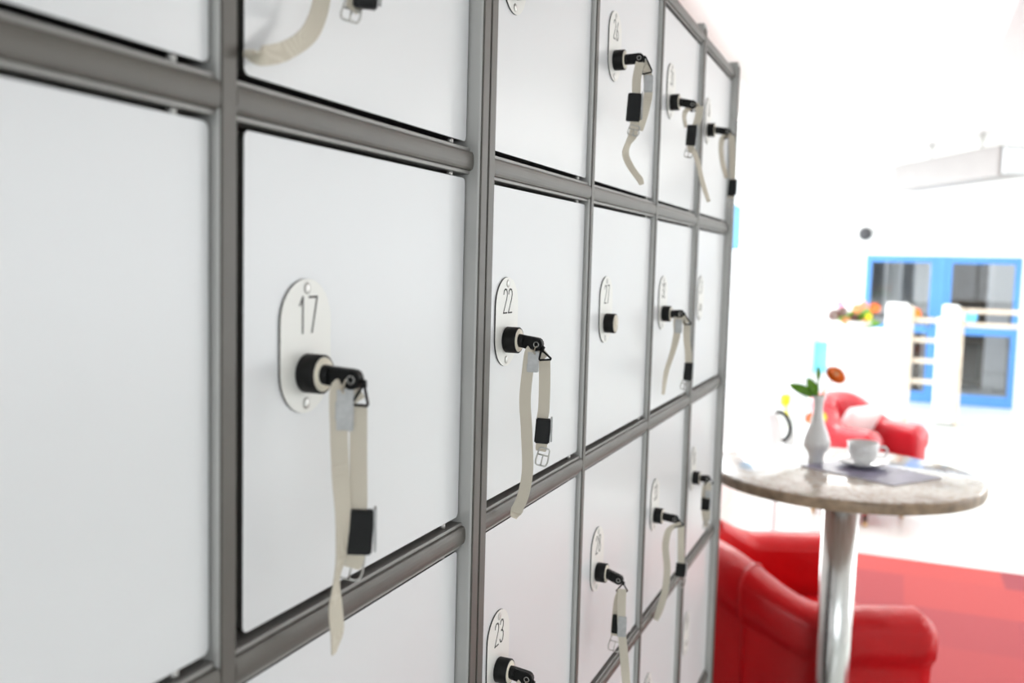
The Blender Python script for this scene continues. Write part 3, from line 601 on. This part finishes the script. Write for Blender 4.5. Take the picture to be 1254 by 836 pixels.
# magazine, saucer, cup
def slab(b, quad, z0, z1, mi=0):
    A = [b.verts.new((x, y, z0)) for x, y in quad]; B = [b.verts.new((x, y, z1)) for x, y in quad]
    b.faces.new(A[::-1]); f = b.faces.new(B); f.material_index = mi
    for i in range(4):
        f = b.faces.new([A[i], A[(i+1) % 4], B[(i+1) % 4], B[i]]); f.material_index = mi
MG = [(.162, 2.735), (.405, 2.600), (.525, 2.765), (.290, 2.915)]
T = thing('magazine', (.34, 2.75, 1.1), 'dark purplish magazine lying on the high round table under the saucer', 'magazine')
b = BM(); slab(b, MG, 1.1, 1.1035); new('pages', rel(b, T), M['paperedge'], T)
b = BM(); slab(b, [(x*1.004-.001, y*1.001-.003) for x, y in MG], 1.1036, 1.1042); new('cover', rel(b, T), M['paper'], T)
cx = Vector((.322, 2.815, 1.1043))
T = thing('saucer', cx, 'white saucer on the dark magazine under the cup', 'saucer')
b = BM(); lathe(b, [(0, 0), (.035, 0), (.038, .003), (.062, .010), (.073, .016), (.0725, .018), (.060, .013), (.036, .006), (0, .005)], n=56, cap=False); new('dish', b, M['ceramic'], T)
T = thing('coffee_cup', cx+Vector((0, 0, .0062)), 'white coffee cup standing on its saucer on the high round table', 'cup')
b = BM(); lathe(b, [(0, 0), (.023, 0), (.024, .005), (.033, .014), (.041, .034), (.043, .062), (.0415, .063), (.039, .036), (.031, .018), (0, .012)], n=48, cap=False); new('bowl', b, M['ceramic'], T)
b = BM(); tube(b, catmull([(.039, 0, .05), (.056, .002, .053), (.064, .003, .040), (.055, .002, .024), (.037, 0, .022)], 6), .0034, 10); new('handle', b, M['ceramic'], T)
b = BM(); lathe(b, [(0, .045), (.0385, .045)], n=30, cap=False); new('coffee', b, M['brown'], T)

# ------------------------------------------------------------------ tub armchairs
def tub_chair(origin, ang, w, d, label, leather, cushion=None, hb=.76, ha=.62):
    """local +x is the way the chair faces; origin is the middle of the footprint"""
    T = thing('armchair', (*origin, 0), label, 'armchair', None, ang)
    hw, hd, th = w/2, d/2, .075
    # plan path of the wall centre line: near arm front -> back -> far arm front
    pts = []; R_ = hw-th
    xb = -hd+th+R_*.0
    def plan(t):       # t 0..1
        arm = hd+hd-R_-th*2; L1 = arm; L2 = PI*R_; tot = 2*L1+L2; s = t*tot
        xc = -hd+th+R_
        if s < L1: return (xc+arm-s, -R_, -1, 0), s/L1*.0
        if s < L1+L2:
            a = (s-L1)/R_; return (xc-R_*math.sin(a), -R_*math.cos(a), 0, 0), math.sin(a)
        return (xc+(s-L1-L2), R_, 1, 0), 0
    N = 72; rows = []
    b = BM()
    Pp = [plan(i/N)[0][:2] for i in range(N+1)]; Bk = [plan(i/N)[1] for i in range(N+1)]
    arm_len = hd*2-R_-2*th
    for i in range(N+1):
        x, y = Pp[i]; xa, ya = Pp[max(0, i-1)]; xc, yc = Pp[min(N, i+1)]
        tx, ty = xc-xa, yc-ya; L_ = math.hypot(tx, ty); nx, ny = -ty/L_, tx/L_      # outward normal flips below
        # outward = away from the seat centre
        if nx*(x-.1)+ny*y < 0: nx, ny = -nx, -ny
        back = max(0, min(1, (-x+.05)/(hd*.9)))
        h = ha+(hb-ha)*(back*back*(3-2*back)); hh = h-.075
        sec = [(-.050, .26), (-.055, .34), (-.062, hh-.07), (-.075, hh-.02), (-.078, hh+.025)]
        for k in range(9):
            a = PI-PI*k/8; sec.append((.008+.086*math.cos(a), hh+.028+.047*math.sin(a)))
        sec += [(.094, hh-.01), (.088, hh-.05), (.062, hh-.075), (.052, hh-.10), (.050, .30), (.045, .12), (.03, .10), (-.03, .10)]
        # crease where the back meets the arms
        rows.append([b.verts.new((x+nx*o_, y+ny*o_, z)) for o_, z in sec])
    m_ = len(rows[0])
    for a, c in zip(rows, rows[1:]):
        for j in range(m_):
            f = b.faces.new([a[j], a[(j+1) % m_], c[(j+1) % m_], c[j]]); f.smooth = True
    for rw, sg in ((rows[0], 1), (rows[-1], -1)):
        cen = sum((v.co for v in rw), Vector())/m_+Vector((.02, 0, 0)); cv = b.verts.new(cen)
        # padded front: two inset rings
        r1 = [b.verts.new(v.co.lerp(cen, .18)+Vector((.03, 0, 0))) for v in rw]
        for j in range(m_):
            f = b.faces.new([rw[j], rw[(j+1) % m_], r1[(j+1) % m_], r1[j]]); f.smooth = True
            f = b.faces.new([r1[j], r1[(j+1) % m_], cv]); f.smooth = True
    new('back_and_arms', b, leather, T)
    # piping seams where back meets arms, outside
    for sy in (-1, 1):
        i = int(N*(.30 if sy < 0 else .70)); co = [v.co.copy() for v in []]
        b = BM(); x, y = Pp[i]; 
        xa, ya = Pp[i-1]; xc, yc = Pp[i+1]; tx, ty = xc-xa, yc-ya; L_ = math.hypot(tx, ty); nx, ny = -ty/L_, tx/L_
        if nx*(x-.1)+ny*y < 0: nx, ny = -nx, -ny
        back = max(0, min(1, (-x+.05)/(hd*.9))); h = ha+(hb-ha)*(back*back*(3-2*back)); hh = h-.075
        seam = [(x+nx*(.008+.089*math.cos(a)), y+ny*(.008+.089*math.cos(a)), hh+.028+.050*math.sin(a)) for a in [PI-PI*k/10 for k in range(11)]]+[(x+nx*.096, y+ny*.096, hh-.01), (x+nx*.09, y+ny*.09, hh-.05), (x+nx*.066, y+ny*.066, hh-.075), (x+nx*.054, y+ny*.054, hh-.1), (x+nx*.052, y+ny*.052, .3)]
        tube(b, seam, .0045, 8); new('piping', b, leather, T)
    # seat base and cushion
    b = BM(); box(b, -hd+th+.03, hd-.02, -hw+th*1.6, hw-th*1.6, .12, .30, .03, seg=3); new('seat_base', b, leather, T, smooth=True)
    b = BM(); box(b, -hd+th*2, hd+.01, -hw+th*1.75, hw-th*1.75, .30, .44, .045, seg=4); new('seat_cushion', b, leather, T, smooth=True)
    for sx in (-1, 1):
        for sy in (-1, 1):
            b = BM(); cx_, cy_ = sx*(hd-.13), sy*(hw-.13)
            lathe(b, [(.014, 0), (.015, .03), (.022, .12)], loc=(cx_, cy_, 0), n=16); L = new('leg', b, M['woodlegs'], T)
            b = BM(); lathe(b, [(.0165, 0), (.0165, .028)], loc=(cx_, cy_, 0), n=16); new('ferrule', b, M['brass'], L)
    if cushion:  # white pad shaped to fill the pale patch in this chair
        cu = thing('white_pad', (0, 0, 0), 'white pad lying in the far red armchair', 'cushion')
        cu.location = (*origin, 0); cu.rotation_euler = (0, 0, ang)
        t2 = BM(); t_ = bmesh.new(); bmesh.ops.create_cube(t_, size=1); bmesh.ops.subdivide_edges(t_, edges=t_.edges[:], cuts=8, use_grid_fill=True)
        for v in t_.verts:
            q = (1-(v.co.x*2)**4)*(1-(v.co.y*2)**4); v.co.z *= .2+.8*max(0, q)**.5
        for f in t_.faces: f.smooth = True
        merge(t2, t_, 0, cushion); new('cover', t2, M['whitep'], cu)
    return T
fdir = Vector((math.cos(math.radians(23)), math.sin(math.radians(23))))
tub_chair((.412-.39*fdir.x, 3.405-.39*fdir.y), math.radians(23), .92, .78, 'glossy red leather tub armchair in front, beside the chrome table column', M['leather'], hb=.79, ha=.65)
tub_chair((.21, 6.75), math.radians(-32), .68, .66, 'far red leather armchair on the pale floor beyond the round table', M['leather2'], hb=.82, ha=.64,
          cushion=Matrix.Translation((-.04, .0, .61)) @ Matrix.Rotation(math.radians(-62), 4, 'Y') @ Matrix.Diagonal((.32, .38, .10, 1)))

# ------------------------------------------------------------------ things further back
# side table with jug and yellow flower, near the left windows
T = thing('side_table', (-.16, 5.05, 0), 'small white side table by the bright windows, seen between lockers and vase', 'table')
b = BM(); lathe(b, [(0, .70), (.24, .70), (.245, .71), (.24, .72), (0, .72)], n=48, cap=False); new('tabletop', b, M['whitep'], T)
b = BM(); lathe(b, [(.17, 0), (.16, .015), (.03, .03), (.022, .06), (.022, .70)], n=32); new('pedestal', b, M['whitep'], T)
T = thing('jug', (-.20, 5.0, .72), 'white jug with a dark curved handle on the small white side table', 'jug')
b = BM(); lathe(b, [(0, 0), (.055, 0), (.07, .03), (.075, .08), (.06, .14), (.045, .175), (.05, .195), (.045, .195), (.04, .17), (.05, .1), (0, .02)], n=36, cap=False); new('body', b, M['ceramic'], T)
b = BM(); tube(b, catmull([(.03, 0, .195), (.07, 0, .195), (.105, 0, .15), (.108, 0, .09), (.075, 0, .045)], 6), .012, 10); new('handle', b, M['shell'], T)
T = thing('yellow_tulip', (-.105, 5.13, .72), 'single yellow flower behind the jug on the small white side table', 'flower')
b = BM(); lathe(b, [(0, 0), (.03, 0), (.035, .05), (.02, .09), (.022, .1)], n=24); new('pot', b, M['ceramic'], T)
b = BM(); tube(b, [(0, 0, .08), (-.01, 0, .16), (-.03, 0, .22)], .007, 8); new('stem', b, M['yellow'], T)
b = BM(); lathe(b, [(0, -.03), (.022, -.02), (.030, .01), (.026, .035), (.012, .04), (0, .02)], loc=(-.03, 0, .24), n=20, cap=False); new('petals', b, M['yellow'], T)
T = thing('marigold_pot', (.02, 5.12, .72), 'little pot of orange and yellow blossoms just left of the slim white vase', 'plant')
b = BM(); lathe(b, [(0, 0), (.03, 0), (.04, .07), (.036, .07)], n=24, cap=False); new('pot', b, M['ceramic'], T)
b = BM(); blossom(b, (-.02, 0, .16), (0, -1, .3), .035, 12); o = new('blossom', b, M['orange'], T); solid(o, .002)
b = BM(); blossom(b, (.03, 0, .17), (0, -1, .3), .035, 12); o = new('blossom', b, M['yellow'], T); solid(o, .002)
b = BM(); tube(b, [(0, 0, .05), (-.02, 0, .16)], .004, 8); tube(b, [(0, 0, .05), (.03, 0, .17)], .004, 8); new('stem', b, M['leaf'], T)

# white display plinth with the flower arrangement
T = thing('display_plinth', (.09, 8.1, 0), 'tall white display plinth carrying the mixed flower arrangement', 'plinth')
b = BM(); box(b, -.2, .2, -.18, .18, .05, 1.16, .008); new('body', b, M['whitep'], T)
b = BM(); box(b, -.23, .23, -.21, .21, 1.16, 1.2, .008); new('top', b, M['whitep'], T)
b = BM(); box(b, -.17, .17, -.15, .15, 0, .05); new('foot', b, M['lgrey'], T)
T = thing('flower_arrangement', (.09, 8.1, 1.2), 'mixed pink, orange and maroon flower arrangement on the white plinth', 'flowers')
b = BM(); lathe(b, [(0, 0), (.05, 0), (.11, .04), (.12, .06), (.11, .06), (0, .03)], n=36, cap=False); new('bowl', b, M['ceramic'], T)
rnd = random.Random(9)
b = BM()
for k in range(44):
    a = rnd.uniform(0, 2*PI); R_ = rnd.uniform(.08, .19); leaf_mesh(b, (0, 0, .04), (R_*math.cos(a), R_*math.sin(a)*.6, rnd.uniform(.03, .17)), .032, .015, 6)
o = new('foliage', b, M['leaf'], T); solid(o, .001)
for (x, z, r_, m_) in [(-.17, .10, .06, 'maroon'), (-.11, .13, .05, 'maroon'), (-.13, .19, .04, 'pink'), (-.08, .06, .04, 'peach'), (.0, .16, .05, 'peach'), (.05, .19, .04, 'peach'), (.13, .17, .05, 'orange'), (-.02, .09, .04, 'maroon'), (.09, .1, .03, 'yellow'), (.06, .06, .03, 'peach')]:
    b = BM(); blossom(b, (x, -.08, z), (x*1.5, -1, .5), r_, 12, layers=3); f_ = new('blossom', b, M[m_], T); solid(f_, .002)
    b = BM(); tube(b, [(x*.3, -.02, .03), (x*.8, -.06, z*.6), (x, -.078, z)], .003, 6); new('stem', b, M['leaf'], T)

# posters on the far wall
b = BM(); box(b, -.62, -.40, ROOM_Y1-.012, ROOM_Y1, .30, .72); tag(new('poster', b, M['cyan']), 'small cyan poster low on the far wall left of the plinth', 'poster')
b = BM(); box(b, -.60, -.50, ROOM_Y1-.012, ROOM_Y1, 1.2, 1.62); tag(new('poster', b, M['rosep']), 'narrow pink poster on the far wall above the cyan one', 'poster')
b = BM(); box(b, -.14, -.06, ROOM_Y1-.012, ROOM_Y1, .2, .85); tag(new('poster', b, M['lgrey']), 'narrow grey-blue panel on the far wall beside the blue doors', 'poster')
# wall spotlight
T = thing('wall_spotlight', (-.05, ROOM_Y1, 2.15), 'dark round spotlight on the wall above the left corner of the blue doors', 'lamp')
b = BM(); lathe(b, [(0, -.09), (.05, -.075), (.085, -.02), (.085, .03), (.05, .08), (0, .09)], loc=(0, -.22, 0), n=28, mx=Matrix.Rotation(PI/2-.3, 4, 'X'), cap=False); new('lamp_head', b, M['spot'], T)
b = BM(); tube(b, [(0, 0, -.02), (0, -.15, -.02)], .014, 10); lathe(b, [(.04, 0), (.04, .02)], loc=(0, 0, -.02), mx=Matrix.Rotation(PI/2, 4, 'X'), n=20); new('bracket', b, M['grey'], T)

# barrier with white pillars and pale rails before the blue doors
def pillar(x, y, w, h, label):
    T = thing('barrier_pillar', (x, y, 0), label, 'pillar')
    b = BM(); box(b, -w/2, w/2, -.08, .08, .02, h, .03, seg=4); new('body', b, M['whitep'], T)
    b = BM(); box(b, w/2, w/2+.05, -.06, .06, .0, h-.03, .012, seg=3); new('edge_board', b, M['beige'], T)
    b = BM(); box(b, -w/2-.01, w/2+.02, -.09, .09, 0, .02, .004); new('foot_plate', b, M['steel'], T)
pillar(.39, 11.3, .24, 1.33, 'left white barrier pillar with beige edge in front of the blue doors')
pillar(.93, 11.3, .17, 1.33, 'right white barrier pillar with beige edge in front of the blue mullion')
def railing(x0, x1, zs, label):
    T = thing('barrier_rail', ((x0+x1)/2, 11.3, 0), label, 'railing')
    for z in zs:
        b = BM(); box(b, x0, x1, 11.28, 11.32, z-.025, z+.025, .01, seg=3); new('bar', rel(b, T), M['beige'], T)
    b = BM(); box(b, x1-.04, x1, 11.27, 11.33, 0, max(zs)+.04, .006); new('upright', rel(b, T), M['whitep'], T)
railing(.56, .84, (1.15, .93, .70, .47), 'short run of four pale horizontal bars between the two barrier pillars')
railing(1.07, 1.95, (1.27, 1.12), 'longer pair of pale horizontal bars running right from the right pillar')

# lights added to brighten the far area, then the slanted ceiling box
for (x, y) in ((2.9, 4.2), (2.9, 7.4), (2.9, 10.6), (.0, 7.9), (.0, 11.2)):
    T = thing('added_ceiling_light', (x, y, ROOM_H), {(2.9, 4.2): 'nearest added flat ceiling light over the right side of the room', (2.9, 7.4): 'middle added flat ceiling light over the right side of the room', (2.9, 10.6): 'furthest added flat ceiling light over the right side of the room', (.0, 7.9): 'added flat ceiling light beside the left windows, above the plinth', (.0, 11.2): 'added flat ceiling light beside the left windows, nearest the blue doors'}[(x, y)], 'added ceiling light', 'added flat ceiling lights')
    b = BM(); box(b, -.32, .32, -.32, .32, -.05, -.001, .006); new('housing', b, M['whitep'], T)
    b = BM(); box(b, -.29, .29, -.29, .29, -.056, -.05, .002); new('diffuser', b, M['glow'], T)
    area('added_ceiling_glow', (x, y, ROOM_H-.07), (.58, .58), (0, 0, 0), 55, (1, .98, .95))
T = thing('ceiling_projector_box', (.80, 9.6, ROOM_H), 'long pale grey box hanging slanted under the ceiling above the blue doors', 'ceiling unit', None, math.radians(-61))
b = BM(); box(b, -.85, .85, -.14, .14, -.42, -.16, .02, seg=3); new('housing', b, M['lumin'], T)
for sx in (-.4, .4):
    b = BM(); tube(b, [(sx, 0, -.17), (sx, 0, 0)], .012, 10); new('hanger', b, M['steel'], T)
b = BM(); box(b, .85, .89, -.11, .11, -.40, -.18, .01); new('end_cap', b, M['lgrey'], T)
